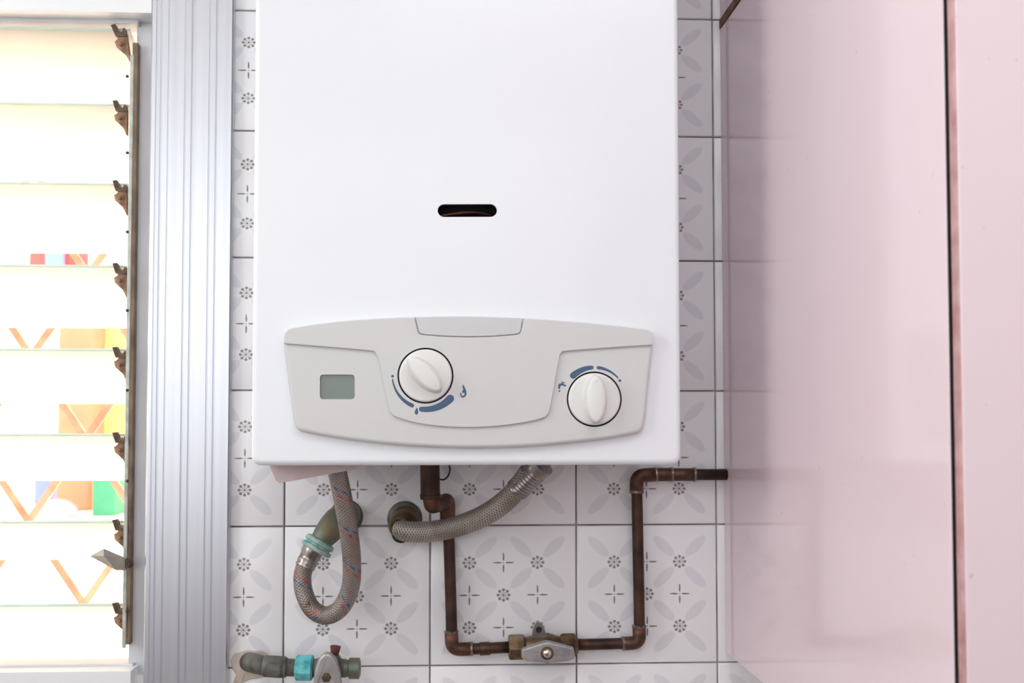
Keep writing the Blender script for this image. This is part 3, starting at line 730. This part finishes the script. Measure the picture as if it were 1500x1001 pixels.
# stop valve low on the left, with the broken plaster round its pipe
pp = [(338, 968), (343, 958), (352, 955), (362, 952), (372, 954), (384, 953), (391, 957), (398, 966), (396, 985), (384, 993), (368, 995), (357, 999), (350, 1012), (341, 1004), (346, 988), (340, 978)]
c = plate('plaster_patch', round_corners([(P(a, b, TY).x, P(a, b, TY).z) for a, b in pp], .001, 2), TY+.001, TY-.0016, 'plaster', None, r=.0012)
tag(c, 'ragged beige plaster patch around the grey stop valve pipe', 'plaster')
SV = -.040
st = empty('stop_valve', P(480, 978, SV), 'weathered stop valve with teal nut and grey lever low on the tiles', 'valve')
tube_mesh('inlet_pipe', spline([P(364, 970, .001), P(368, 971, -.018), P(380, 974, -.034), P(396, 977.5, SV), P(420, 978.5, SV)], 8), [mm(13.5)]*16+[mm(13.2)]*17, 'greypipe', st, 20)
mb = MB(); rod(mb, P(386, 976, SV+.002), P(437, 979, SV), [(0, mm(13)), (.04, mm(14.8)), (.6, mm(14.8)), (.68, mm(12)), (1, mm(12))], 22); mb.build('sleeve', 'greypipe', st, sharp=40)
mb = MB(); rod(mb, P(433, 978.5, SV), P(459, 979, SV), [(0, mm(15)), (.1, mm(18.4)), (.9, mm(18.4)), (1, mm(15))], 8, .2); q_ = mb.build('nut', 'teal', st, sharp=20); q_['label'] = 'bright teal corroded nut'
mb = MB(); rod(mb, P(456, 979, SV), P(508, 979.5, SV), [(0, mm(11)), (.2, mm(14)), (.3, mm(19)), (.75, mm(19)), (.85, mm(13)), (1, mm(12))], 20); mb.build('valve_body', 'greypipe', st, sharp=40)
mb = MB(); rod(mb, P(503, 979.5, SV), P(528, 979.5, SV), [(0, mm(10)), (.05, mm(13)), (.3, mm(11.5)), (.36, mm(14.5)), (.93, mm(14.5)), (1, mm(10))], 20); mb.build('end_cap', 'verdigris', st, sharp=40)
LV = SV-.022
lev = round_corners([(P(a, b, LV).x, P(a, b, LV).z) for a, b in ((459, 1012), (460, 985), (466, 966), (475, 957), (483, 957.5), (491, 965), (498, 984), (501, 1012))], .003, 4)
lv = plate('lever', lev, LV+.007, LV, 'lever', st, r=.003, segs=4)
c = P(478, 993, LV); mb = MB(); rod(mb, c+Vector((0, .002, 0)), c+Vector((0, -.0012, 0)), [(0, mm(7)), (.6, mm(7)), (1, mm(5.5))], 6); mb.build('hex_screw', 'brass', lv)
tube_mesh('spindle', [P(488, 968, SV), P(490.5, 956, SV), P(491.5, 947, SV)], [mm(5), mm(6), mm(7.5)], 'rust', st, 14)

# ================================================================ pink cabinets
def solve_y(px, x, z=CAMZ):
    lo, hi = -.8, 0.0
    for _ in range(50):
        mid = (lo+hi)/2
        if proj((x, mid, z))[0] > px: lo = mid
        else: hi = mid
    return (lo+hi)/2
YC, YD0, YD1 = solve_y(1390.5, XC), solve_y(1394.5, XC), solve_y(1406, XC)
cz0, cz1 = P(1061, 955).z, P(1049, 45).z
cz2 = P(1049, 32).z; XE = XC+.52
BK = -.0052
def cabinet(name, z0, z1, label, yc, yd0, yd1):
    c = empty(name, (XC, BK, z0), label, 'cabinet'); t = .016
    mb = MB(); mb.box((XC, yc, z0), (XC+t, BK, z1)); mb.build('side_panel', 'pink', c, bevel=.0012)
    mb = MB(); mb.box((XE-t, yc, z0), (XE, BK, z1)); mb.build('side_panel', 'pink', c, bevel=.0008)
    mb = MB(); mb.box((XC+t, yc, z0+.0005), (XE-t, BK, z0+t)); mb.build('bottom_board', 'pink', c)
    mb = MB(); mb.box((XC+t, yc, z1-t), (XE-t, BK, z1-.0005)); mb.build('top_board', 'pink', c)
    mb = MB(); mb.box((XC+t, -.012, z0+t), (XE-t, BK, z1-t)); mb.build('back_board', 'dark', c)
    mb = MB(); mb.box((XC+.0007, yc-.0012, z0+.001), (XE-.001, yc-.0001, z1-.001)); mb.build('shadow_gap_strip', 'dark', c)  # dark strip over the carcass edge, paints the shade of the door gap
    mb = MB(); mb.box((XC+.0005, yd1, z0), (XE, yd0, z1)); mb.f[4:4] = []
    d = mb.build('door', ['pink', 'pinkedge'], c, bevel=.0022, segs=3)
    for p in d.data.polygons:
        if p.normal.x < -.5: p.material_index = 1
    return c
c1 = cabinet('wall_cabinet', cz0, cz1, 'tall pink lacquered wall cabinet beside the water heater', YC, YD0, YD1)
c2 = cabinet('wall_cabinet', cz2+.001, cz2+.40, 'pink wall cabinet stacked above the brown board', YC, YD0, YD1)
mb = MB(); mb.box((XC-.0012, YC, cz1+.0005), (XE, BK, cz2))
tag(mb.build('dividing_board', 'rawwood', None, bevel=.0006), 'thin raw brown board between the two pink cabinets', 'board')
